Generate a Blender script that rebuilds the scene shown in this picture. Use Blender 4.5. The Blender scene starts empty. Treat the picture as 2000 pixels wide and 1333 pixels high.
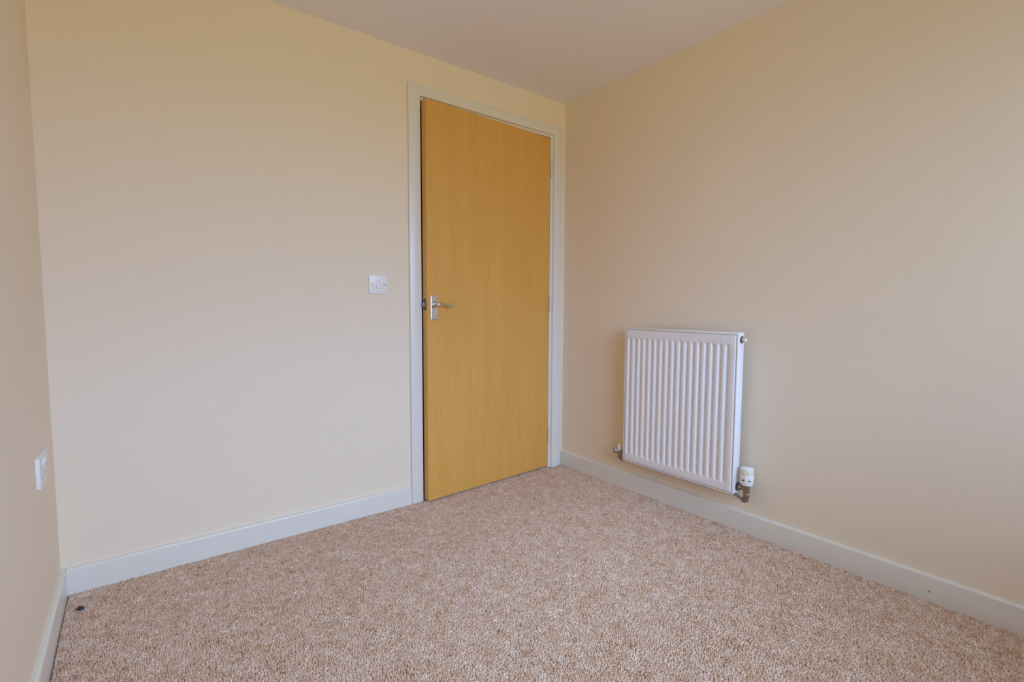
import bpy, bmesh, math, random
import numpy as np
from mathutils import Vector, Matrix
random.seed(7)
SC = bpy.context.scene
COL = SC.collection
PI = math.pi
# room axes: door wall is the plane y=0, right wall x=0, left wall x=-L, window wall y=-D (behind the camera)
P = {'D': 3.0, 'WX0': -2.0, 'WX1': -0.22, 'WZ0': 0.58, 'WZ1': 2.04, 'exposure': 1.2,
     'wall': (0.862, 0.753, 0.592), 'ceiling': (0.87, 0.85, 0.90), 'gloss': (0.79, 0.765, 0.695), 'rad': (0.85, 0.835, 0.83),
     'carpet': (1.17, 1.03, 0.91), 'wood': (1.15, 1.06, 0.84),
     'zenith': (1.21, 1.66, 2.40), 'horizon': (0.405, 0.552, 1.03), 'ground': (0.325, 0.293, 0.190)}
L, D, H = 2.3287, P['D'], 2.1939
T = 0.015                                   # skirting / architrave thickness

# ------------------------------------------------------------------ camera
F_PX = 959.04
PITCH, YAW, ROLL = math.radians(-4.0831), math.radians(37.6856), math.radians(0.258)
CAM = Vector((-2.1013, -2.2037, 0.9906))
fw = Vector((math.sin(YAW)*math.cos(PITCH), math.cos(YAW)*math.cos(PITCH), math.sin(PITCH)))
rt = Vector((math.cos(YAW), -math.sin(YAW), 0)); up = rt.cross(fw)
r2 = math.cos(ROLL)*rt + math.sin(ROLL)*up
u2 = -math.sin(ROLL)*rt + math.cos(ROLL)*up
cam = bpy.data.cameras.new('camera'); camo = bpy.data.objects.new('camera', cam); COL.objects.link(camo)
cam.sensor_width = 36.0; cam.sensor_fit = 'HORIZONTAL'; cam.lens = F_PX/2000*36; cam.clip_start = 0.02
camo.matrix_world = Matrix(((r2.x, u2.x, -fw.x, CAM.x), (r2.y, u2.y, -fw.y, CAM.y), (r2.z, u2.z, -fw.z, CAM.z), (0, 0, 0, 1)))
SC.camera = camo

# ------------------------------------------------------------------ light: overcast daylight through the window behind the camera
WX0, WX1, WZ0, WZ1 = P['WX0'], P['WX1'], P['WZ0'], P['WZ1']   # window opening
SKY_STRENGTH = 5.0
world = bpy.data.worlds.new('overcast_sky'); SC.world = world; world.use_nodes = True
wn = world.node_tree; wn.nodes.clear()
wo = wn.nodes.new('ShaderNodeOutputWorld'); wb = wn.nodes.new('ShaderNodeBackground')
wt = wn.nodes.new('ShaderNodeTexCoord'); wsep = wn.nodes.new('ShaderNodeSeparateXYZ'); wr = wn.nodes.new('ShaderNodeValToRGB')
wm = wn.nodes.new('ShaderNodeMapRange'); wm.inputs['From Min'].default_value = -1; wm.inputs['From Max'].default_value = 1
wn.links.new(wt.outputs['Generated'], wsep.inputs[0]); wn.links.new(wsep.outputs['Z'], wm.inputs['Value'])
wn.links.new(wm.outputs[0], wr.inputs[0]); wn.links.new(wr.outputs[0], wb.inputs['Color']); wn.links.new(wb.outputs[0], wo.inputs['Surface'])
cr = wr.color_ramp
cr.elements[0].position = 0.0; cr.elements[0].color = (*P['ground'], 1)
cr.elements[1].position = 1.0; cr.elements[1].color = (*P['zenith'], 1)
e = cr.elements.new(0.485); e.color = (*P['ground'], 1)
e = cr.elements.new(0.515); e.color = (*P['horizon'], 1)
wb.inputs['Strength'].default_value = SKY_STRENGTH
pl = bpy.data.lights.new('window_portal', 'AREA'); pl.shape = 'RECTANGLE'; pl.size = WX1-WX0; pl.size_y = WZ1-WZ0
pl.cycles.is_portal = True
po = bpy.data.objects.new('window_portal', pl); COL.objects.link(po)
po.location = ((WX0+WX1)/2, -D-0.02, (WZ0+WZ1)/2); po.rotation_euler = (PI/2, 0, 0)   # emits towards +y
SC.view_settings.view_transform = 'Standard'; SC.view_settings.look = 'None'
SC.view_settings.gamma = 1.0; SC.view_settings.use_curve_mapping = False
SC.view_settings.exposure = P['exposure']
SC.cycles.max_bounces = 16; SC.cycles.diffuse_bounces = 12
try:
    SC.cycles.use_denoising = True
except Exception:
    pass

# ------------------------------------------------------------------ materials
def mat(name, col, rough=0.5, metal=0.0, spec=0.5, bump=None, var=None):
    m = bpy.data.materials.new(name); m.use_nodes = True
    nt = m.node_tree; b = nt.nodes['Principled BSDF']
    b.inputs['Base Color'].default_value = (*col, 1); b.inputs['Roughness'].default_value = rough
    b.inputs['Metallic'].default_value = metal; b.inputs['Specular IOR Level'].default_value = spec
    tc = nt.nodes.new('ShaderNodeTexCoord')
    if var:                                      # (scale, amount): faint mottling of the colour
        nz = nt.nodes.new('ShaderNodeTexNoise'); nz.inputs['Scale'].default_value = var[0]; nz.inputs['Detail'].default_value = 4
        mr = nt.nodes.new('ShaderNodeMapRange'); mr.inputs['To Min'].default_value = 1-var[1]; mr.inputs['To Max'].default_value = 1+var[1]
        hs = nt.nodes.new('ShaderNodeHueSaturation'); hs.inputs['Color'].default_value = (*col, 1)
        nt.links.new(tc.outputs['Object'], nz.inputs['Vector']); nt.links.new(nz.outputs[0], mr.inputs['Value'])
        nt.links.new(mr.outputs[0], hs.inputs['Value']); nt.links.new(hs.outputs[0], b.inputs['Base Color'])
    if bump:                                     # (scale, strength, distance)
        nz = nt.nodes.new('ShaderNodeTexNoise'); nz.inputs['Scale'].default_value = bump[0]; nz.inputs['Detail'].default_value = 3
        bp = nt.nodes.new('ShaderNodeBump'); bp.inputs['Strength'].default_value = bump[1]; bp.inputs['Distance'].default_value = bump[2]
        nt.links.new(tc.outputs['Object'], nz.inputs['Vector']); nt.links.new(nz.outputs[0], bp.inputs['Height'])
        nt.links.new(bp.outputs[0], b.inputs['Normal'])
    return m
M = {}
M['wall'] = mat('cream_emulsion', P['wall'], 0.75, spec=0.3, bump=(260, 0.12, 0.001), var=(1.5, 0.012))
M['ceiling'] = mat('white_ceiling_paint', P['ceiling'], 0.85, spec=0.2, bump=(220, 0.1, 0.001))
M['gloss'] = mat('white_satin_paint', P['gloss'], 0.28, spec=0.5, bump=(60, 0.05, 0.001))
M['rad'] = mat('white_radiator_enamel', P['rad'], 0.3)
M['plastic'] = mat('white_plastic', P['rad'], 0.25)
M['cream_plastic'] = mat('aged_cream_plastic', (0.84, 0.79, 0.64), 0.35)
M['grey_plastic'] = mat('grey_plastic', (0.32, 0.33, 0.36), 0.45)
M['dark'] = mat('dark_recess', (0.03, 0.03, 0.035), 0.7)
M['chrome'] = mat('polished_chrome', (0.70, 0.71, 0.71), 0.24, metal=1.0)
M['steel'] = mat('dull_steel', (0.42, 0.40, 0.38), 0.35, metal=1.0, var=(60, 0.15))
M['brass'] = mat('tarnished_brass', (0.34, 0.265, 0.175), 0.45, metal=0.8, var=(90, 0.3))
M['nickel'] = mat('dull_nickel', (0.40, 0.36, 0.31), 0.38, metal=0.9, var=(90, 0.3))
M['flange'] = mat('dark_zinc', (0.16, 0.165, 0.18), 0.4, metal=0.8)
M['pipe'] = mat('grey_pipe', (0.42, 0.41, 0.40), 0.45, metal=0.4)
M['debris'] = mat('dark_debris', (0.035, 0.033, 0.05), 0.6)
M['crumb'] = mat('white_crumb', (0.85, 0.83, 0.80), 0.6)
M['underlay'] = mat('carpet_backing', (0.30, 0.25, 0.21), 0.95, spec=0.1)
M['upvc'] = mat('white_upvc', (0.86, 0.87, 0.88), 0.3)

def add_marks(m, marks, col):
    """small worn chips at given object-space points: (x, y, z, radius)"""
    nt = m.node_tree; b = nt.nodes['Principled BSDF']
    tc = nt.nodes.new('ShaderNodeTexCoord')
    src = b.inputs['Base Color'].links[0].from_socket if b.inputs['Base Color'].links else None
    for (x, y, z, r) in marks:
        vs = nt.nodes.new('ShaderNodeVectorMath'); vs.operation = 'DISTANCE'; vs.inputs[1].default_value = (x, y, z)
        nt.links.new(tc.outputs['Object'], vs.inputs[0])
        nz = nt.nodes.new('ShaderNodeTexNoise'); nz.inputs['Scale'].default_value = 350
        nt.links.new(tc.outputs['Object'], nz.inputs['Vector'])
        ma = nt.nodes.new('ShaderNodeMath'); ma.operation = 'MULTIPLY_ADD'; ma.inputs[1].default_value = r*1.6; 
        nt.links.new(nz.outputs[0], ma.inputs[0]); nt.links.new(vs.outputs['Value'], ma.inputs[2])
        lt = nt.nodes.new('ShaderNodeMapRange'); lt.inputs['From Min'].default_value = r*1.5; lt.inputs['From Max'].default_value = r*2.0
        lt.inputs['To Min'].default_value = 1; lt.inputs['To Max'].default_value = 0
        nt.links.new(ma.outputs[0], lt.inputs['Value'])
        mx = nt.nodes.new('ShaderNodeMixRGB'); mx.inputs['Color2'].default_value = (*col, 1)
        if src: nt.links.new(src, mx.inputs['Color1'])
        else: mx.inputs['Color1'].default_value = b.inputs['Base Color'].default_value
        nt.links.new(lt.outputs[0], mx.inputs['Fac']); src = mx.outputs[0]
    nt.links.new(src, b.inputs['Base Color'])

def wood_mat():
    m = bpy.data.materials.new('beech_veneer'); m.use_nodes = True; nt = m.node_tree; b = nt.nodes['Principled BSDF']
    tc = nt.nodes.new('ShaderNodeTexCoord')
    def noise(sc, scale, detail):
        mp = nt.nodes.new('ShaderNodeMapping'); mp.inputs['Scale'].default_value = sc
        nz = nt.nodes.new('ShaderNodeTexNoise'); nz.inputs['Scale'].default_value = scale; nz.inputs['Detail'].default_value = detail
        nt.links.new(tc.outputs['Object'], mp.inputs['Vector']); nt.links.new(mp.outputs[0], nz.inputs['Vector']); return nz
    n1 = noise((1, 1, 0.035), 160, 3); n2 = noise((1, 1, 0.10), 14, 2); n3 = noise((1, 1, 0.12), 420, 1)
    r = nt.nodes.new('ShaderNodeValToRGB')
    r.color_ramp.elements[0].position = 0.30; r.color_ramp.elements[0].color = (*[a*b for a, b in zip((0.570, 0.315, 0.083), P['wood'])], 1)
    r.color_ramp.elements[1].position = 0.72; r.color_ramp.elements[1].color = (*[a*b for a, b in zip((0.690, 0.420, 0.128), P['wood'])], 1)
    add = nt.nodes.new('ShaderNodeMath'); add.operation = 'MULTIPLY_ADD'; add.inputs[1].default_value = 0.45
    a2 = nt.nodes.new('ShaderNodeMath'); a2.operation = 'MULTIPLY_ADD'; a2.inputs[1].default_value = 0.35
    a3 = nt.nodes.new('ShaderNodeMath'); a3.operation = 'MULTIPLY'; a3.inputs[1].default_value = 0.22
    nt.links.new(n3.outputs[0], a3.inputs[0])
    nt.links.new(n2.outputs[0], a2.inputs[0]); nt.links.new(a3.outputs[0], a2.inputs[2])
    nt.links.new(n1.outputs[0], add.inputs[0]); nt.links.new(a2.outputs[0], add.inputs[2])
    nt.links.new(add.outputs[0], r.inputs[0]); nt.links.new(r.outputs[0], b.inputs['Base Color'])
    b.inputs['Roughness'].default_value = 0.42; b.inputs['Specular IOR Level'].default_value = 0.4
    return m
M['wood'] = wood_mat()

def carpet_mat():
    m = bpy.data.materials.new('loop_pile_carpet'); m.use_nodes = True; nt = m.node_tree; b = nt.nodes['Principled BSDF']
    at = nt.nodes.new('ShaderNodeAttribute'); at.attribute_name = 'fleck'
    r = nt.nodes.new('ShaderNodeValToRGB'); r.color_ramp.interpolation = 'LINEAR'
    cols = [(0.0, (0.26, 0.195, 0.155)), (0.06, (0.36, 0.265, 0.20)), (0.20, (0.50, 0.355, 0.245)), (0.40, (0.555, 0.44, 0.365)),
            (0.66, (0.605, 0.52, 0.46)), (0.86, (0.67, 0.61, 0.57)), (1.0, (0.76, 0.72, 0.70))]
    cols = [(p_, tuple(a*b for a, b in zip(c_, P['carpet']))) for p_, c_ in cols]
    el = r.color_ramp.elements
    el[0].position = 0; el[0].color = (*cols[0][1], 1); el[1].position = 1; el[1].color = (*cols[-1][1], 1)
    for p_, c_ in cols[1:-1]:
        q = el.new(p_); q.color = (*c_, 1)
    nt.links.new(at.outputs['Fac'], r.inputs[0]); nt.links.new(r.outputs[0], b.inputs['Base Color'])
    b.inputs['Roughness'].default_value = 0.95; b.inputs['Specular IOR Level'].default_value = 0.1
    return m
M['carpet'] = carpet_mat()

def glass_mat():
    m = bpy.data.materials.new('window_glass'); m.use_nodes = True; nt = m.node_tree; nt.nodes.clear()
    o = nt.nodes.new('ShaderNodeOutputMaterial'); mx = nt.nodes.new('ShaderNodeMixShader'); fr = nt.nodes.new('ShaderNodeFresnel')
    t = nt.nodes.new('ShaderNodeBsdfTransparent'); g = nt.nodes.new('ShaderNodeBsdfGlossy'); g.inputs['Roughness'].default_value = 0.0
    fr.inputs['IOR'].default_value = 1.45; t.inputs['Color'].default_value = (0.93, 0.96, 0.94, 1)
    nt.links.new(fr.outputs[0], mx.inputs[0]); nt.links.new(t.outputs[0], mx.inputs[1]); nt.links.new(g.outputs[0], mx.inputs[2])
    nt.links.new(mx.outputs[0], o.inputs['Surface']); return m
M['glass'] = glass_mat()

# ------------------------------------------------------------------ mesh helpers
def link(name, me, m, parent=None, smooth=None):
    o = bpy.data.objects.new(name, me); COL.objects.link(o); me.materials.append(m)
    if smooth is not None:
        me.shade_smooth() if hasattr(me, 'shade_smooth') else None
        try: me.set_sharp_from_angle(angle=math.radians(smooth))
        except Exception: pass
    if parent: o.parent = parent
    return o
def obj(name, bm, m, parent=None, smooth=None, kind=None):
    bmesh.ops.recalc_face_normals(bm, faces=bm.faces)
    me = bpy.data.meshes.new(name); bm.to_mesh(me); bm.free()
    o = link(name, me, m, parent, smooth)
    if kind: o['kind'] = kind
    return o
def empty(name, loc, rot=(0, 0, 0), kind=None, parent=None):
    o = bpy.data.objects.new(name, None); COL.objects.link(o); o.location = loc; o.rotation_euler = rot; o.empty_display_size = 0.05
    if kind: o['kind'] = kind
    if parent: o.parent = parent
    return o
def tag(o, label, cat): o['label'] = label; o['category'] = cat
def box(bm, a, b, bevel=0.0, seg=2):
    x0, y0, z0 = (min(p, q) for p, q in zip(a, b)); x1, y1, z1 = (max(p, q) for p, q in zip(a, b))
    r = bmesh.ops.create_cube(bm, size=1)
    for v in r['verts']:
        v.co = Vector(((x0+x1)/2+v.co.x*(x1-x0), (y0+y1)/2+v.co.y*(y1-y0), (z0+z1)/2+v.co.z*(z1-z0)))
    if bevel:
        es = list({e for v in r['verts'] for e in v.link_edges})
        bmesh.ops.bevel(bm, geom=es, offset=bevel, segments=seg, affect='EDGES', profile=0.5)
    return bm
def B(a, b, bevel=0.0, seg=2): return box(bmesh.new(), a, b, bevel, seg)
def prism(bm, prof, axis, s0, s1):
    """extrude a closed 2-D profile along an axis; prof in the two other axes' order"""
    def P(p, s):
        if axis == 0: return (s, p[0], p[1])
        if axis == 1: return (p[0], s, p[1])
        return (p[0], p[1], s)
    a = [bm.verts.new(P(p, s0)) for p in prof]; b = [bm.verts.new(P(p, s1)) for p in prof]; n = len(prof)
    for i in range(n): bm.faces.new((a[i], a[(i+1) % n], b[(i+1) % n], b[i]))
    bm.faces.new(a); bm.faces.new(list(reversed(b))); return bm
def frame_of(d):
    d = Vector(d).normalized(); a = Vector((0, 0, 1)) if abs(d.z) < 0.9 else Vector((1, 0, 0))
    u = d.cross(a).normalized(); return u, d.cross(u).normalized()
def tube(bm, pts, rad, n=14, flat=1.0):
    """tube along points with a radius per point, closed ends; flat squashes the section along its second axis"""
    pts = [Vector(p) for p in pts]; rad = rad if isinstance(rad, (list, tuple)) else [rad]*len(pts)
    rings = []; u = None
    for i, p in enumerate(pts):
        d = (pts[min(i+1, len(pts)-1)]-pts[max(i-1, 0)])
        if u is None: u, v = frame_of(d)
        else:
            dn = d.normalized(); u = (u-dn*u.dot(dn)).normalized(); v = dn.cross(u)
        rings.append([bm.verts.new(p+rad[i]*(math.cos(2*PI*k/n)*u+flat*math.sin(2*PI*k/n)*v)) for k in range(n)])
    for a, b in zip(rings, rings[1:]):
        for k in range(n): bm.faces.new((a[k], a[(k+1) % n], b[(k+1) % n], b[k]))
    bm.faces.new(rings[0]); bm.faces.new(list(reversed(rings[-1]))); return bm
def lathe(bm, prof, base, axis, n=24):
    """prof: (radius, height along axis)"""
    base = Vector(base); ax = Vector(axis).normalized(); u, v = frame_of(ax); rings = []
    for r, h in prof:
        c = base+ax*h
        rings.append([bm.verts.new(c+max(r, 1e-5)*(math.cos(2*PI*k/n)*u+math.sin(2*PI*k/n)*v)) for k in range(n)])
    for a, b in zip(rings, rings[1:]):
        for k in range(n): bm.faces.new((a[k], a[(k+1) % n], b[(k+1) % n], b[k]))
    bm.faces.new(rings[0]); bm.faces.new(list(reversed(rings[-1]))); return bm
def hexnut(bm, base, axis, r, h):
    return lathe(bm, [(r*.9, 0), (r, h*.12), (r, h*.88), (r*.9, h)], base, axis, 6)

# ------------------------------------------------------------------ room shell
WT = 0.12
LX0, LX1 = -1.012, -0.075                 # structural opening in the door wall
LZ = 2.030
bm = bmesh.new()                          # door wall, built round the opening
for a, b in (((-L-WT, 0, -0.05), (LX0, WT, H+0.05)), ((LX1, 0, -0.05), (WT, WT, H+0.05)), ((LX0, 0, LZ), (LX1, WT, H+0.05))): box(bm, a, b)
obj('wall_back', bm, M['wall'], kind='structure')
obj('wall_right', B((0, -D-WT, -0.05), (WT, 0, H+0.05)), M['wall'], kind='structure')
obj('wall_left', B((-L-WT, -D-WT, -0.05), (-L, 0, H+0.05)), M['wall'], kind='structure')
bm = bmesh.new()
y0, y1 = -D-0.28, -D
for a, b in (((-L, y0, -0.05), (WX0, y1, H+0.05)), ((WX1, y0, -0.05), (0, y1, H+0.05)),
             ((WX0, y0, -0.05), (WX1, y1, WZ0)), ((WX0, y0, WZ1), (WX1, y1, H+0.05))): box(bm, a, b)
obj('wall_front', bm, M['wall'], kind='structure')
obj('ceiling', B((-L-WT, -D-WT, H), (WT, WT, H+0.1)), M['ceiling'], kind='structure')
obj('floor', B((-L-WT, -D-WT, -0.06), (0.25, 1.3, -0.002)), M['underlay'], kind='structure')
# the dark passage beyond the door, seen only through the gap
bm = bmesh.new()
for a, b in (((-1.6, 1.15, -0.05), (0.1, 1.25, H)), ((-1.7, WT, -0.05), (-1.6, 1.25, H)), ((0.1, WT, -0.05), (0.2, 1.25, H)), ((-1.7, WT, H), (0.2, 1.25, H+0.1))): box(bm, a, b)
obj('wall_hall', bm, M['wall'], kind='structure')

# window behind the camera
w1 = empty('window_1', ((WX0+WX1)/2, -D-0.16, WZ0), kind='structure')
def wl(bmw, a, b, bev=0.004):
    o = w1.location
    return box(bmw, [a[i]-o[i] for i in range(3)], [b[i]-o[i] for i in range(3)], bev)
fy0, fy1 = -D-0.20, -D-0.13
bm = bmesh.new(); fwid = 0.06
wl(bm, (WX0, fy0, WZ0), (WX0+fwid, fy1, WZ1)); wl(bm, (WX1-fwid, fy0, WZ0), (WX1, fy1, WZ1))
wl(bm, (WX0+fwid, fy0, WZ0), (WX1-fwid, fy1, WZ0+fwid)); wl(bm, (WX0+fwid, fy0, WZ1-fwid), (WX1-fwid, fy1, WZ1))
xm = (WX0+WX1)/2; wl(bm, (xm-0.035, fy0, WZ0+fwid), (xm+0.035, fy1, WZ1-fwid))
obj('window_frame', bm, M['upvc'], w1)
for xa, xb in ((WX0+fwid, xm-0.035), (xm+0.035, WX1-fwid)):
    obj('pane', wl(bmesh.new(), (xa, -D-0.168, WZ0+fwid), (xb, -D-0.162, WZ1-fwid), 0), M['glass'], w1)
obj('window_sill', wl(bmesh.new(), (WX0, fy1, WZ0-0.004), (WX1, -D+0.03, WZ0+0.018)), M['gloss'], w1)

# skirting boards: square board with a pencil-rounded top edge
def skirt(s, h=0.0838, top=0.0925):
    """profile (distance from wall, z); s is the sign of the direction into the room"""
    p = [(0, -0.002), (s*T, -0.002), (s*T, h)]
    for k in range(1, 6):
        a = k/6*PI/2; p.append((s*(T-0.009+0.009*math.cos(a)), h+(top-h)*math.sin(a)))
    p += [(s*(T-0.009), top), (0, top)]
    return p
CXo_l, CXi_l, CXi_r, CXo_r = -1.0331, -0.9712, -0.099, -0.037
CZi, CZo = 1.9915, 2.0445
M['skirt_right'] = M['gloss'].copy(); M['skirt_right'].name = 'white_satin_paint_chipped'
add_marks(M['skirt_right'], [(-0.015, -1.806, 0.037, 0.0035)], (0.28, 0.22, 0.17))
bm = prism(bmesh.new(), [(-L + q[0], q[1]) for q in skirt(1)], 1, -D, 0); obj('baseboard_left', bm, M['gloss'], smooth=40, kind='structure')
bm = prism(bmesh.new(), [(q[0], q[1]) for q in skirt(-1)], 0, -L+T, CXo_l-0.0025); obj('baseboard_back', bm, M['gloss'], smooth=40, kind='structure')
bm = prism(bmesh.new(), [(q[0], q[1]) for q in skirt(-1)], 1, -D, -0.0005); obj('baseboard_right', bm, M['skirt_right'], smooth=40, kind='structure')
bm = prism(bmesh.new(), [(-D+q[0], q[1]) for q in skirt(1)], 0, -L+T, -T); obj('baseboard_front', bm, M['gloss'], smooth=40, kind='structure')

# door frame: architrave and lining
t1 = empty('trim_1', ((CXo_l+CXo_r)/2, 0, 0), kind='structure')
ox = t1.location.x
M['architrave_right'] = M['gloss'].copy(); M['architrave_right'].name = 'white_satin_paint_knocked'
add_marks(M['architrave_right'], [(-0.0456-ox, -T, 0.0974, 0.0025)], (0.40, 0.34, 0.28))
def mitre_side(xo, xi):
    bm = bmesh.new(); prof = [(xo-ox, 0), (xi-ox, 0), (xi-ox, CZi), (xo-ox, CZo)]
    a = [bm.verts.new((p[0], -T, p[1])) for p in prof]; b = [bm.verts.new((p[0], 0, p[1])) for p in prof]
    for i in range(4): bm.faces.new((a[i], a[(i+1) % 4], b[(i+1) % 4], b[i]))
    bm.faces.new(a); bm.faces.new(b[::-1]); bmesh.ops.recalc_face_normals(bm, faces=bm.faces)
    es = [e for e in bm.edges if abs(e.verts[0].co.y+T) < 1e-5 and abs(e.verts[1].co.y+T) < 1e-5 and abs(e.verts[0].co.z-e.verts[1].co.z) > 1]
    bmesh.ops.bevel(bm, geom=es, offset=0.003, segments=2, affect='EDGES', profile=0.5); return bm
obj('architrave', mitre_side(CXo_l, CXi_l), M['gloss'], t1, 40)
obj('architrave', mitre_side(CXo_r, CXi_r), M['architrave_right'], t1, 40)
bm = bmesh.new(); prof = [(CXo_l-ox, CZo), (CXi_l-ox, CZi), (CXi_r-ox, CZi), (CXo_r-ox, CZo)]
a = [bm.verts.new((p[0], -T, p[1])) for p in prof]; b = [bm.verts.new((p[0], 0, p[1])) for p in prof]
for i in range(4): bm.faces.new((a[i], a[(i+1) % 4], b[(i+1) % 4], b[i]))
bm.faces.new(a); bm.faces.new(b[::-1]); bmesh.ops.recalc_face_normals(bm, faces=bm.faces)
es = [e for e in bm.edges if abs(e.verts[0].co.y+T) < 1e-5 and abs(e.verts[1].co.y+T) < 1e-5 and abs(e.verts[0].co.x-e.verts[1].co.x) > .5]
bmesh.ops.bevel(bm, geom=es, offset=0.003, segments=2, affect='EDGES', profile=0.5)
obj('architrave', bm, M['gloss'], t1, 40)
JL, JR, JZ = -0.9675, -0.1180, 1.9765      # faces of the lining
obj('door_lining', B((LX0-ox, 0.0, 0), (JL-ox, WT, JZ), 0), M['gloss'], t1)
obj('door_lining', B((JR-ox, 0.0, 0), (LX1-ox, WT, JZ), 0), M['gloss'], t1)
obj('door_lining', B((LX0-ox, 0.0, JZ), (LX1-ox, WT, LZ), 0), M['gloss'], t1)
for a, b in (((JL, 0.045, 0), (JL+0.012, 0.08, JZ)), ((JR-0.012, 0.045, 0), (JR, 0.08, JZ)), ((JL+0.012, 0.045, JZ-0.012), (JR-0.012, 0.08, JZ))):
    obj('door_stop', B((a[0]-ox, a[1], a[2]), (b[0]-ox, b[1], b[2])), M['gloss'], t1)

# ------------------------------------------------------------------ door, standing slightly ajar
ANG = math.radians(3.55)
HX = -0.1205                                # hinge line
door = empty('door_1', (HX, -0.001, 0.012), (0, 0, ANG), kind='structure')
DW, DT, DH = 0.8445, 0.040, 1.9600
M['leaf'] = M['wood'].copy(); M['leaf'].name = 'beech_veneer_scuffed'
add_marks(M['leaf'], [(-0.783, 0.0, 0.122, 0.003), (-0.778, 0.0, 0.118, 0.003)], (0.30, 0.15, 0.05))
obj('leaf', B((-DW, 0, 0), (0, DT, DH), 0.0012, 1), M['leaf'], door)
# lever handle on its back plate
hx, hz = -0.806, 0.9845                     # spindle, door space
bm = bmesh.new()
box(bm, (hx-0.0205, -0.006, hz-0.076), (hx+0.0205, 0, hz+0.046), 0.0022, 2)
for zc in (hz-0.0705, hz+0.0405):           # reeded bands across the ends
    for k in (-1, 1): box(bm, (hx-0.019, -0.0078, zc+k*0.0022-0.0013), (hx+0.019, -0.005, zc+k*0.0022+0.0013), 0.0006, 1)
plate = obj('handle_plate', bm, M['chrome'], door, 14); plate['label'] = 'polished chrome back plate'
for sx in (-0.0135, 0.0135):
    for sz in (-0.0600, 0.0300):
        s = obj('screw', lathe(bmesh.new(), [(0.0034, -0.002), (0.0034, 0.0008), (0.0022, 0.0018), (0.0, 0.0019)], (hx+sx, -0.0058, hz+sz), (0, -1, 0), 12), M['steel'], plate, 40)
bm = lathe(bmesh.new(), [(0.0185, 0), (0.0185, 0.002), (0.0165, 0.004), (0.0150, 0.0045), (0.0155, 0.007), (0.0125, 0.010), (0.0095, 0.011), (0.0085, 0.028), (0.0098, 0.034), (0.0098, 0.040), (0.007, 0.046), (0.0, 0.0475)], (hx, -0.006, hz), (0, -1, 0), 28)
for k in range(9):                          # moulded scrolls round the rose
    a_ = 2*PI*k/9
    c_ = Vector((hx+0.0135*math.cos(a_), -0.0105, hz+0.0135*math.sin(a_)))
    tube(bm, [c_+Vector((0.0030*math.cos(a_+s_), -0.0012*math.sin(q_*PI), 0.0030*math.sin(a_+s_))) for q_, s_ in ((k2/8, k2/8*4.6) for k2 in range(9))], [0.0008+0.0009*math.sin(PI*k2/8) for k2 in range(9)], 6)
obj('handle_rose', bm, M['chrome'], plate, 35)
pts, rad = [], []
for k in range(25):                         # scrolled lever: rises, dips, curls up at the tip
    t = k/24; x = hx-0.004+0.100*t
    z = hz+0.0042*math.sin(min(1, t/0.55)*PI*0.9) - 0.0080*(1/(1+math.exp(-(t-0.58)/0.07))) + 0.0105*max(0, (t-0.78)/0.22)**1.7 - 0.0015
    y = -0.0445+0.0015*math.sin(t*PI)
    pts.append((x, y, z)); rad.append((0.0098-0.0050*min(1, t/0.42)) if t < 0.42 else 0.0048+0.0024*((t-0.42)/0.58)**1.3)
rad[-1] *= 0.75; rad[0] *= 0.8
bm = tube(bmesh.new(), pts, rad, 16)
lathe(bm, [(0.0, -0.0062), (0.0045, -0.0055), (0.0064, 0), (0.0045, 0.0055), (0.0, 0.0062)], pts[-1], (0, 1, 0), 16)
obj('lever', bm, M['chrome'], plate, 50)
# latch in the leaf edge
lt = obj('latch_plate', B((-DW-0.0012, 0.008, hz-0.028), (-DW+0.001, 0.032, hz+0.028), 0.0004, 1), M['flange'], door)
bm = bmesh.new(); prism(bm, [(-DW, 0.013), (-DW-0.012, 0.024), (-DW-0.012, 0.027), (-DW, 0.027)], 2, hz-0.0085, hz+0.0085); obj('latch_bolt', bm, M['steel'], lt)
for dz in (-0.021, 0.021): obj('screw', lathe(bmesh.new(), [(0.0042, 0), (0.0042, 0.0006), (0.0, 0.0012)], (-DW-0.0011, 0.02, hz+dz), (-1, 0, 0), 12), M['dark'], lt)
# three painted butt hinges with their knuckles on the room side
for zc in (1.793-0.012, 1.0009-0.012, 0.199-0.012):
    bm = bmesh.new()
    for k in range(5):
        za = zc-0.038+k*0.0152
        lathe(bm, [(0.0054, 0), (0.0066, 0.0010), (0.0066, 0.0136), (0.0054, 0.0146)], (0.0025, -0.0062, za), (0, 0, 1), 14)
    hg = obj('hinge', bm, M['gloss'], door, 40)
    obj('hinge_pin', lathe(bmesh.new(), [(0.004, -0.0405), (0.0045, -0.0395), (0.003, -0.038), (0.003, 0.038), (0.0045, 0.0395), (0.004, 0.0405)], (0.0025, -0.0062, zc), (0, 0, 1), 12), M['steel'], hg, 40)
    obj('hinge_flap', B((0.0005, 0.001, zc-0.038), (0.0022, 0.03, zc+0.038)), M['steel'], hg)

# ------------------------------------------------------------------ radiator
RY0, RY1, RZ0, RZ1, RX = -0.5628, -1.1481, 0.188, 0.8733, -0.092
rad_e = empty('radiator', (0, (RY0+RY1)/2, RZ0)); tag(rad_e, 'white ribbed panel radiator hung on the cream wall right of the door', 'radiator')
oy, oz = rad_e.location.y, rad_e.location.z
def rl(p): return (p[0], p[1]-oy, p[2]-oz)
def RB(a, b, bev=0.0, seg=2): return B(rl(a), rl(b), bev, seg)
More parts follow.
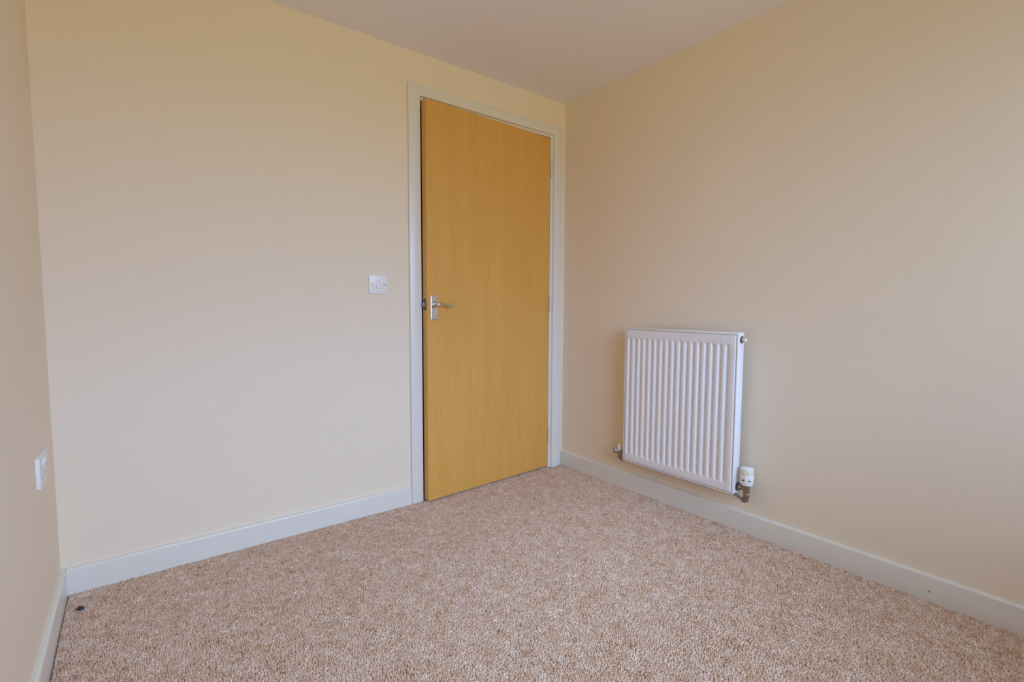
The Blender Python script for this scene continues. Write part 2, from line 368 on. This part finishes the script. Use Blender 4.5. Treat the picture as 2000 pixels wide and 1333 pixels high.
# pressed front panel: flat border, 17 recessed vertical channels
lip = 0.0015
ya, yb = RY0-0.0010, RY1+0.0005; za, zb = RZ0+0.0030, RZ1-0.0020
pitch, first, dep = 0.0325, 0.0262, 0.0078
def ch(t):                                  # channel cross-section, t = signed distance from its middle
    a = abs(t)
    if a >= 0.0108: return 0.0
    if a <= 0.0022: return 1.0
    u = (0.0108-a)/0.0086; return u*u*(3-2*u)
cz0, cz1 = RZ0+0.040, RZ1-0.044
ys = [ya, ya-0.0012, ya-0.003, ya-0.006]
for i in range(17):
    c = first+i*pitch
    for t in (-0.0108, -0.0092, -0.0076, -0.006, -0.0044, -0.0022, 0.0022, 0.0044, 0.006, 0.0076, 0.0092, 0.0108): ys.append(RY0-c-t)
ys += [yb+0.0085, yb+0.006, yb+0.004, yb+0.0022, yb+0.0009, yb]
zs = [za, za+0.0012, za+0.003, cz0-0.006] + [cz0-0.006+0.018*k/8 for k in range(1, 9)] + [0.3+0.1*k for k in range(0, 5)] + [cz1-0.010+0.016*k/8 for k in range(0, 9)] + [zb-0.003, zb-0.0012, zb]
zs = sorted(set(zs)); ys = sorted(set(ys))
bm = bmesh.new(); grid = []
for z in zs:
    e0 = max(0.0, min(1.0, (z-(cz0-0.006))/0.018)); e1 = max(0.0, min(1.0, ((cz1+0.006)-z)/0.014))
    ee = (e0*e0*(3-2*e0))*(e1*e1*(3-2*e1)); row = []
    for y in ys:
        t = (RY0-first-y); i = round(t/pitch); d = ch(t-i*pitch)*ee if 0 <= i <= 16 else 0
        er = lambda q, w: 0.0 if q >= w else w-math.sqrt(max(0.0, w*w-(w-q)**2))      # edges rolled back
        eo = max(er(y-yb, 0.0085)*0.9, er(ya-y, 0.004), er(z-za, 0.003), er(zb-z, 0.003))
        row.append(bm.verts.new(rl((RX+lip+dep*d+eo, y, z))))
    grid.append(row)
for r_, s_ in zip(grid, grid[1:]):
    for k in range(len(ys)-1): bm.faces.new((r_[k], r_[k+1], s_[k+1], s_[k]))
# water-side back sheet and edges give the panel its thickness
n0 = len(bm.verts)
rim = [grid[0][k] for k in range(len(ys))] + [grid[j][-1] for j in range(1, len(zs))] + [grid[-1][k] for k in range(len(ys)-2, -1, -1)] + [grid[j][0] for j in range(len(zs)-2, 0, -1)]
back = [bm.verts.new((v.co.x+0.018, v.co.y, v.co.z)) for v in rim]
for k in range(len(rim)): bm.faces.new((rim[k], rim[(k+1) % len(rim)], back[(k+1) % len(rim)], back[k]))
bm.faces.new(back)
obj('front_panel', bm, M['rad'], rad_e, 45)
# convector fins behind the panel
bm = bmesh.new()
for k in range(22):
    yy = RY0-0.03-k*0.0248
    box(bm, rl((RX+0.024, yy-0.0006, RZ0+0.06)), rl((RX+0.048, yy+0.0006, RZ1-0.04)))
fin = obj('convector_fins', bm, M['rad'], rad_e); fin['kind'] = 'stuff'
# top cover with a front lip and a row of slots between bars
SL = 0.0068; RT = RZ1+0.0090; RBK = -0.040
bm = bmesh.new()
box(bm, rl((RX+0.0020, RY0+SL, RZ1+0.0012)), rl((RX+0.0040, RY1-SL, RT-0.0004)), 0.0008, 2)
box(bm, rl((RX+0.0020, RY0+SL, RT-0.0020)), rl((RX+0.016, RY1-SL, RT)), 0.0009, 2)
box(bm, rl((RBK-0.014, RY0+SL, RT-0.0020)), rl((RBK, RY1-SL, RT)), 0.0009, 2)
obj('top_cover', bm, M['rad'], rad_e, 40)
bm = bmesh.new()
for k in range(30):
    yy = RY0-0.012-k*0.0193
    box(bm, rl((RX+0.015, yy-0.003, RT-0.0018)), rl((RBK-0.013, yy+0.003, RT-0.0006)))
g = obj('top_grille', bm, M['rad'], rad_e)
# side covers, each with a front lip standing just clear of the panel edge
for yo, s in ((RY0, 1), (RY1, -1)):
    bm = bmesh.new(); yq = yo+s*SL
    box(bm, rl((RX+0.0030, yq-s*0.0018, RZ0-0.003)), rl((RBK, yq, RT)), 0.0008, 2)
    box(bm, rl((RX+0.0030, yo+s*0.0016, RZ0-0.003)), rl((RX+0.0050, yq-s*0.0006, RT-0.0005)), 0.0006, 1)
    side = obj('side_cover', bm, M['rad'], rad_e, 40)
    if s == -1:
        vy, vx, vz = yq, -0.0600, RZ1-0.0215
        r_ = obj('air_vent', lathe(bmesh.new(), [(0.0165, 0.0), (0.0165, 0.0014), (0.0150, 0.0020), (0.0128, 0.0012), (0.0125, 0.0004)], rl((vx, vy, vz)), (0, -1, 0), 28), M['steel'], rad_e, 40)
        obj('vent_boss', hexnut(bmesh.new(), rl((vx, vy, vz)), (0, -1, 0), 0.0105, 0.007), M['nickel'], r_)
        obj('vent_plug', lathe(bmesh.new(), [(0.0062, 0.004), (0.0066, 0.012), (0.0074, 0.0125), (0.0076, 0.0185), (0.0064, 0.0200), (0.0026, 0.0201), (0.0024, 0.0175), (0, 0.0175)], rl((vx, vy, vz)), (0, -1, 0), 20), M['plastic'], r_, 40)
# wall brackets out of sight behind the panel
for yy in (RY0-0.11, RY1+0.11):
    bm = RB((RBK-0.022, yy-0.016, RZ0+0.1), (0.0, yy+0.016, RZ1-0.06), 0.001); obj('wall_bracket', bm, M['rad'], rad_e)
# bottom sheet edge
obj('bottom_edge', RB((RX+0.0030, RY0+SL, RZ0-0.0035), (RX+0.0225, RY1-SL, RZ0+0.0005), 0.0008), M['rad'], rad_e)

# thermostatic valve on the right-hand end
vx, vy, vz = -0.049, -1.194, 0.2125
RS = RY1-SL                               # outer face of the right side cover
bm = bmesh.new()
lathe(bm, [(0.0195, 0), (0.0195, 0.0010), (0.0180, 0.0018), (0.0160, 0.0018), (0.0155, 0.0006)], rl((vx, RS, vz)), (0, -1, 0), 28)
flange = obj('valve_flange', bm, M['flange'], rad_e, 40)
bm = bmesh.new()
tube(bm, [rl((vx, RS+0.001, vz)), rl((vx, RS-0.008, vz))], 0.0095)
hexnut(bm, rl((vx, RS-0.005, vz)), (0, -1, 0), 0.0135, 0.011)
tube(bm, [rl((vx, RS-0.014, vz)), rl((vx, vy+0.008, vz)), rl((vx, vy, vz))], [0.0095, 0.0100, 0.0105], 16)
lathe(bm, [(0.0115, -0.020), (0.0130, -0.012), (0.0138, 0.0), (0.0138, 0.009), (0.0155, 0.012), (0.0155, 0.020), (0.012, 0.021)], rl((vx, vy, vz)), (0, 0, 1), 22)
hexnut(bm, rl((vx, vy, vz-0.035)), (0, 0, 1), 0.0142, 0.017)
lathe(bm, [(0.0100, -0.050), (0.0118, -0.044), (0.0118, -0.033)], rl((vx, vy, vz)), (0, 0, 1), 18)
tube(bm, [rl((vx, vy, vz-0.040)), rl((vx, vy+0.0005, vz-0.0475)), rl((vx+0.002, vy+0.006, vz-0.0515)), rl((vx+0.004, vy+0.016, vz-0.0525))], [0.0112, 0.0115, 0.0112, 0.0105], 16)
vb = obj('valve_body', bm, M['brass'], rad_e, 35); vb['label'] = 'tarnished brass angle valve body'
vp = obj('valve_pipe', tube(bmesh.new(), [rl((vx+0.003, vy+0.012, vz-0.0525)), rl((vx+0.007, vy+0.03, vz-0.0500)), rl((vx+0.018, vy+0.058, vz-0.045)), rl((-0.012, vy+0.074, vz-0.042)), rl((0.004, vy+0.078, vz-0.042))], 0.0068, 14), M['pipe'], rad_e, 60)
bm = lathe(bmesh.new(), [(0.0205, 0.018), (0.0232, 0.0195), (0.0262, 0.030), (0.0275, 0.0345), (0.0275, 0.0600), (0.0268, 0.0620)], rl((vx, vy, vz)), (0, 0, 1), 36)
vh = obj('valve_head', bm, M['plastic'], rad_e, 35)
bm = lathe(bmesh.new(), [(0.0262, 0.0615), (0.0265, 0.064), (0.0262, 0.085), (0.0258, 0.0895)], rl((vx, vy, vz)), (0, 0, 1), 36)
col_ = obj('number_collar', bm, M['cream_plastic'], vh, 35); col_['label'] = 'cream collar ringed with setting marks'
bm = lathe(bmesh.new(), [(0.0258, 0.0890), (0.0250, 0.0925), (0.0215, 0.0950), (0.0, 0.0955)], rl((vx, vy, vz)), (0, 0, 1), 36)
obj('valve_cap', bm, M['plastic'], vh, 35)
def on_head(r, ang, z): return rl((vx+r*math.cos(ang), vy+r*math.sin(ang), vz+z))
def patch(bm, ang, z, w, h, r, th=0.0006):
    """small curved chip on the head: w, h in metres"""
    da = w/r/2; ring = []
    for rr in (r-0.0004, r+th):
        for a_ in (ang-da, ang, ang+da):
            for z_ in (z-h/2, z+h/2): ring.append(bm.verts.new(on_head(rr, a_, z_)))
    o = ring[6:]; i_ = ring[:6]
    for k in (0, 2):
        bm.faces.new((o[k], o[k+2], o[k+3], o[k+1]))
    bm.faces.new((i_[0], o[0], o[1], i_[1])); bm.faces.new((i_[4], i_[5], o[5], o[4]))
    for k in (0, 2):
        bm.faces.new((i_[k], i_[k+2], o[k+2], o[k])); bm.faces.new((i_[k+1], o[k+1], o[k+3], i_[k+3]))
view = math.atan2(CAM.y-vy, CAM.x-vx)
view = math.radians(round(math.degrees(view)))
for da in (-0.50, 0.42, 1.5, -1.6, 2.6):                  # paired slots round the lower skirt
    for z, h, kind in ((0.0425, 0.0042, 'dark'), (0.0495, 0.0022, 'grey_plastic')):
        bm = bmesh.new(); patch(bm, view+da, z, 0.0120, h, 0.0275 if z > 0.0345 else 0.027); obj('slot', bm, M[kind], vh)
def digit(bm, ang0, z0, strokes, r, s):
    for (x0_, y0_, x1_, y1_) in strokes:
        n = 3
        cx, cy = (x0_+x1_)/2*s, (y0_+y1_)/2*s; w = max(abs(x1_-x0_)*s, s*0.28); h = max(abs(y1_-y0_)*s, s*0.28)
        patch(bm, ang0 + cx/r, z0+cy, w, h, r, 0.0003)
seg = {'a': (-.5, 1, .5, 1), 'b': (.5, 0, .5, 1), 'c': (.5, -1, .5, 0), 'd': (-.5, -1, .5, -1), 'e': (-.5, -1, -.5, 0), 'f': (-.5, 0, -.5, 1), 'g': (-.5, 0, .5, 0)}
for num, da, ss in (('3', -0.62, 'abgcd'), ('2', 0.10, 'abged'), ('1', 0.78, 'bc'), ('4', -1.35, 'fgbc'), ('5', -2.05, 'afgcd')):
    bm = bmesh.new(); digit(bm, view+da, 0.0735, [seg[c] for c in ss], 0.0264, 0.0030)
    for v in bm.verts: pass
    obj('numeral', bm, M['grey_plastic'], col_)
bm = bmesh.new()
for k in range(14): patch(bm, view+(k+0.5)*2*PI/14, 0.075, 0.0018, 0.022, 0.0262, 0.0010)
obj('collar_rib', bm, M['cream_plastic'], col_)

# lockshield valve on the left-hand end
lx, ly, lz = -0.062, -0.5140, 0.2150
bm = bmesh.new()
hexnut(bm, rl((lx, RY0+SL+0.001, lz)), (0, 1, 0), 0.0135, 0.013)
tube(bm, [rl((lx, RY0+SL-0.002, lz)), rl((lx, ly, lz)), rl((lx, ly+0.010, lz))], [0.0100, 0.0110, 0.0105], 16)
lathe(bm, [(0.0110, -0.020), (0.0128, -0.010), (0.0132, 0.002), (0.0120, 0.012), (0.0105, 0.014)], rl((lx, ly, lz)), (0, 0, 1), 20)
hexnut(bm, rl((lx, ly, lz-0.034)), (0, 0, 1), 0.0135, 0.016)
tube(bm, [rl((lx, ly, lz)), rl((lx-0.014, ly+0.008, lz+0.004)), rl((lx-0.022, ly+0.012, lz+0.006))], [0.0112, 0.0110, 0.0105], 14)
hexnut(bm, rl((lx-0.018, ly+0.0105, lz+0.0055)), (-0.86, 0.48, 0.15), 0.0140, 0.013)
lb = obj('lockshield_body', bm, M['nickel'], rad_e, 35); lb['label'] = 'dull grey metal lockshield valve body'
obj('lockshield_pipe', tube(bmesh.new(), [rl((lx, ly, lz-0.028)), rl((lx, ly-0.001, lz-0.038)), rl((lx+0.004, ly-0.004, lz-0.043)), rl((lx+0.018, ly-0.015, lz-0.045)), rl((0.004, ly-0.03, lz-0.045))], 0.0068, 14), M['pipe'], rad_e, 60)
obj('lockshield_cap', lathe(bmesh.new(), [(0.0140, 0.011), (0.0142, 0.018), (0.0128, 0.032), (0.0108, 0.0400), (0.0075, 0.0425), (0.0, 0.0428)], rl((lx, ly, lz)), (0, 0, 1), 20), M['plastic'], rad_e, 40)

# ------------------------------------------------------------------ light switch on the door wall
sw = empty('light_switch', (-1.1930, 0, 1.0865)); tag(sw, 'square white single light switch with two screws beside the door frame', 'light switch')
bm = B((-0.043, -0.0085, -0.043), (0.043, 0, 0.043), 0.0)
es = [e for e in bm.edges if abs(e.verts[0].co.y-e.verts[1].co.y) > 0.005]
bmesh.ops.bevel(bm, geom=es, offset=0.0035, segments=3, affect='EDGES', profile=0.5)
es = [e for e in bm.edges if e.verts[0].co.y < -0.008 and e.verts[1].co.y < -0.008]
bmesh.ops.bevel(bm, geom=es, offset=0.0028, segments=3, affect='EDGES', profile=0.5)
fp = obj('faceplate', bm, M['plastic'], sw, 40)
# raised surround and rocker pressed in at the top
bm = bmesh.new()
for a, b in (((-0.0105, -0.0098, -0.0185), (-0.0088, -0.008, 0.0185)), ((0.0088, -0.0098, -0.0185), (0.0105, -0.008, 0.0185)),
             ((-0.0088, -0.0098, 0.0168), (0.0088, -0.008, 0.0185)), ((-0.0088, -0.0098, -0.0185), (0.0088, -0.008, -0.0168))): box(bm, a, b, 0.0005, 1)
obj('rocker_surround', bm, M['plastic'], sw, 40)
prof = [(-0.0085, -0.0160), (-0.0142, -0.0158), (-0.0128, -0.006), (-0.0108, 0.004), (-0.0100, 0.0158), (-0.0085, 0.0160)]
bm = prism(bmesh.new(), prof, 0, -0.0078, 0.0078); bmesh.ops.recalc_face_normals(bm, faces=bm.faces)
bmesh.ops.bevel(bm, geom=[e for e in bm.edges if min(e.verts[0].co.y, e.verts[1].co.y) < -0.0095], offset=0.0009, segments=2, affect='EDGES', profile=0.5)
obj('rocker', bm, M['plastic'], sw, 40)
for sx in (-0.0302, 0.0302):
    s = obj('screw', lathe(bmesh.new(), [(0.0034, 0), (0.0034, 0.0004), (0.0028, 0.0008), (0.0, 0.0009)], (sx, -0.0084, 0), (0, -1, 0), 14), M['steel'], sw, 40)
    obj('screw_slot', B((sx-0.0026, -0.0096, -0.0006), (sx+0.0026, -0.0090, 0.0006)), M['dark'], s)

# ------------------------------------------------------------------ double socket low on the left wall
so = empty('power_socket', (-L, -0.2920, 0.5215)); tag(so, 'white double wall socket low on the left wall near the corner', 'wall socket')
bm = B((0, -0.073, -0.043), (0.009, 0.073, 0.043))
es = [e for e in bm.edges if abs(e.verts[0].co.x-e.verts[1].co.x) > 0.005]
bmesh.ops.bevel(bm, geom=es, offset=0.003, segments=3, affect='EDGES', profile=0.5)
es = [e for e in bm.edges if e.verts[0].co.x > 0.0085 and e.verts[1].co.x > 0.0085]
bmesh.ops.bevel(bm, geom=es, offset=0.0025, segments=3, affect='EDGES', profile=0.5)
obj('faceplate', bm, M['plastic'], so, 40)
for yc in (-0.036, 0.036):
    s_ = 1 if yc > 0 else -1
    obj('rocker', B((0.0085, yc-s_*0.0215-0.0062, 0.012), (0.0125, yc-s_*0.0215+0.0062, 0.029), 0.001), M['plastic'], so, 40)
    for a, b in (((0.0088, yc-0.002, -0.002), (0.0093, yc+0.002, 0.0065)), ((0.0088, yc-0.0142, -0.0215), (0.0093, yc-0.0078, -0.0178)), ((0.0088, yc+0.0078, -0.0215), (0.0093, yc+0.0142, -0.0178))):
        obj('pin_hole', B(a, b), M['grey_plastic'], so)
for yc in (-0.0605, 0.0605):
    obj('screw', lathe(bmesh.new(), [(0.0034, 0), (0.0034, 0.0004), (0.0, 0.0008)], (0.0089, yc, -0.004), (1, 0, 0), 14), M['steel'], so, 40)

# ------------------------------------------------------------------ carpet: individual loops of pile in one mesh
rng = np.random.default_rng(11)
px, py = 0.0049, 0.0061
def rows(ya_, yb_, px, py):
    gx = np.arange(-L+T+0.0065, -T-0.001, px); gy = np.arange(ya_, yb_, py)
    X, Y = np.meshgrid(gx, gy); Y = Y + (np.arange(len(gx)) % 2)[None, :]*py*0.5
    return X.ravel(), Y.ravel()
Xa, Ya = rows(-2.05, -T-0.0005, px, py)
Xb, Yb = rows(-D+T, -2.05, px*1.5, py*1.5)           # behind the camera's feet the pile is coarser
X = np.concatenate([Xa, Xb]); Y = np.concatenate([Ya, Yb])
gx2 = np.arange(JL+0.004, JR-0.004, px); gy2 = np.arange(-T, 0.11, py); X2, Y2 = np.meshgrid(gx2, gy2)   # carpet running on under the door
X = np.concatenate([X, X2.ravel()]); Y = np.concatenate([Y, Y2.ravel()])
keep = ~((Y > -T-0.002) & ((X < CXi_l+0.002) | (X > CXi_r-0.002))); X, Y = X[keep], Y[keep]
N = len(X)
X = X + rng.normal(0, 0.0008, N); Y = Y + rng.normal(0, 0.0010, N)
big = np.where(Y < -2.05, 1.5, 1.0)
hgt = 0.0056 + rng.normal(0, 0.0010, N); ang = rng.normal(0, 0.45, N); wx = 0.0027*rng.uniform(0.85, 1.15, N)*big; wy = 0.0039*rng.uniform(0.85, 1.15, N)*big
lean = rng.normal(0, 0.0012, (N, 2))
V = np.zeros((N, 9, 3), np.float32)
ca, sa = np.cos(ang), np.sin(ang)
for k in range(4):
    th = PI/4+k*PI/2; ex, ey = math.cos(th)*1.2, math.sin(th)*1.2
    for ring, (f, zf, lf) in enumerate(((1.0, 0.0, 0.0), (0.86, 0.68, 0.7))):
        lx_, ly_ = ex*wx*f, ey*wy*f
        V[:, ring*4+k, 0] = X+lx_*ca-ly_*sa+lean[:, 0]*lf; V[:, ring*4+k, 1] = Y+lx_*sa+ly_*ca+lean[:, 1]*lf; V[:, ring*4+k, 2] = hgt*zf-0.001*(1-zf)
V[:, 8, 0] = X+lean[:, 0]; V[:, 8, 1] = Y+lean[:, 1]; V[:, 8, 2] = hgt
V[:, :, 2] -= 0.0015
FQ = np.array([[k, (k+1) % 4, 4+(k+1) % 4, 4+k] for k in range(4)]); FT = np.array([[4+k, 4+(k+1) % 4, 8] for k in range(4)])
base = (np.arange(N)*9)[:, None]
loops = np.concatenate([(base+FQ.ravel()[None, :]), (base+FT.ravel()[None, :])], axis=1).ravel().astype(np.int32)
starts1 = np.concatenate([np.arange(4)*4, 16+np.arange(4)*3]); starts = ((np.arange(N)*28)[:, None]+starts1[None, :]).ravel().astype(np.int32)
me = bpy.data.meshes.new('carpet_pile'); me.vertices.add(N*9); me.vertices.foreach_set('co', V.ravel())
me.loops.add(len(loops)); me.loops.foreach_set('vertex_index', loops); me.polygons.add(N*8); me.polygons.foreach_set('loop_start', starts)
# yarn colour of each loop: random flecks, running in short lengths of yarn
def smooth_noise(x, y, cell):
    g = rng.random((int(4/cell)+8, int(4/cell)+8)); u = (x+3.2)/cell; v = (y+3.2)/cell
    i = u.astype(int); j = v.astype(int); fu = u-i; fv = v-j; fu = fu*fu*(3-2*fu); fv = fv*fv*(3-2*fv)
    return (g[i, j]*(1-fu)+g[i+1, j]*fu)*(1-fv)+(g[i, j+1]*(1-fu)+g[i+1, j+1]*fu)*fv
fl = 0.55 + 0.15*rng.normal(0, 1, N) + 0.40*(smooth_noise(X, Y, 0.012)-0.5) + 0.24*(smooth_noise(X, Y, 0.030)-0.5)
fl = np.clip(fl, 0.0, 1.0).astype(np.float32)
at = me.attributes.new('fleck', 'FLOAT', 'POINT'); at.data.foreach_set('value', np.repeat(fl, 9))
me.update(calc_edges=True); me.validate()
me.polygons.foreach_set('use_smooth', np.ones(N*8, dtype=bool))
carpet = link('carpet_pile', me, M['carpet']); carpet['kind'] = 'stuff'
tag(carpet, 'beige flecked loop pile carpet covering the whole floor', 'carpet')

# ------------------------------------------------------------------ bits lying on the carpet
bm = bmesh.new(); bmesh.ops.create_icosphere(bm, subdivisions=2, radius=1)
for v in bm.verts: v.co = Vector((v.co.x*0.0095*(1+0.2*math.sin(5*v.co.y)), v.co.y*0.0125*(1+0.15*math.sin(4*v.co.x+1)), 0.0055*v.co.z))
o = obj('debris', bm, M['debris'], smooth=60); o.location = (-2.2727, -0.1465, 0.0075); o.rotation_euler = (0, 0, 0.5)
tag(o, 'small dark bit of fluff on the carpet near the left corner', 'debris')
bm = bmesh.new(); bmesh.ops.create_icosphere(bm, subdivisions=2, radius=1)
for v in bm.verts: v.co = Vector((v.co.x*0.0032*(1+0.2*math.sin(3*v.co.z)), v.co.y*0.0036, 0.0022*v.co.z))
o = obj('crumb', bm, M['crumb'], smooth=60); o.location = (-0.9957, -0.9366, 0.0060)
tag(o, 'tiny white crumb on the open carpet in front of the door', 'debris')
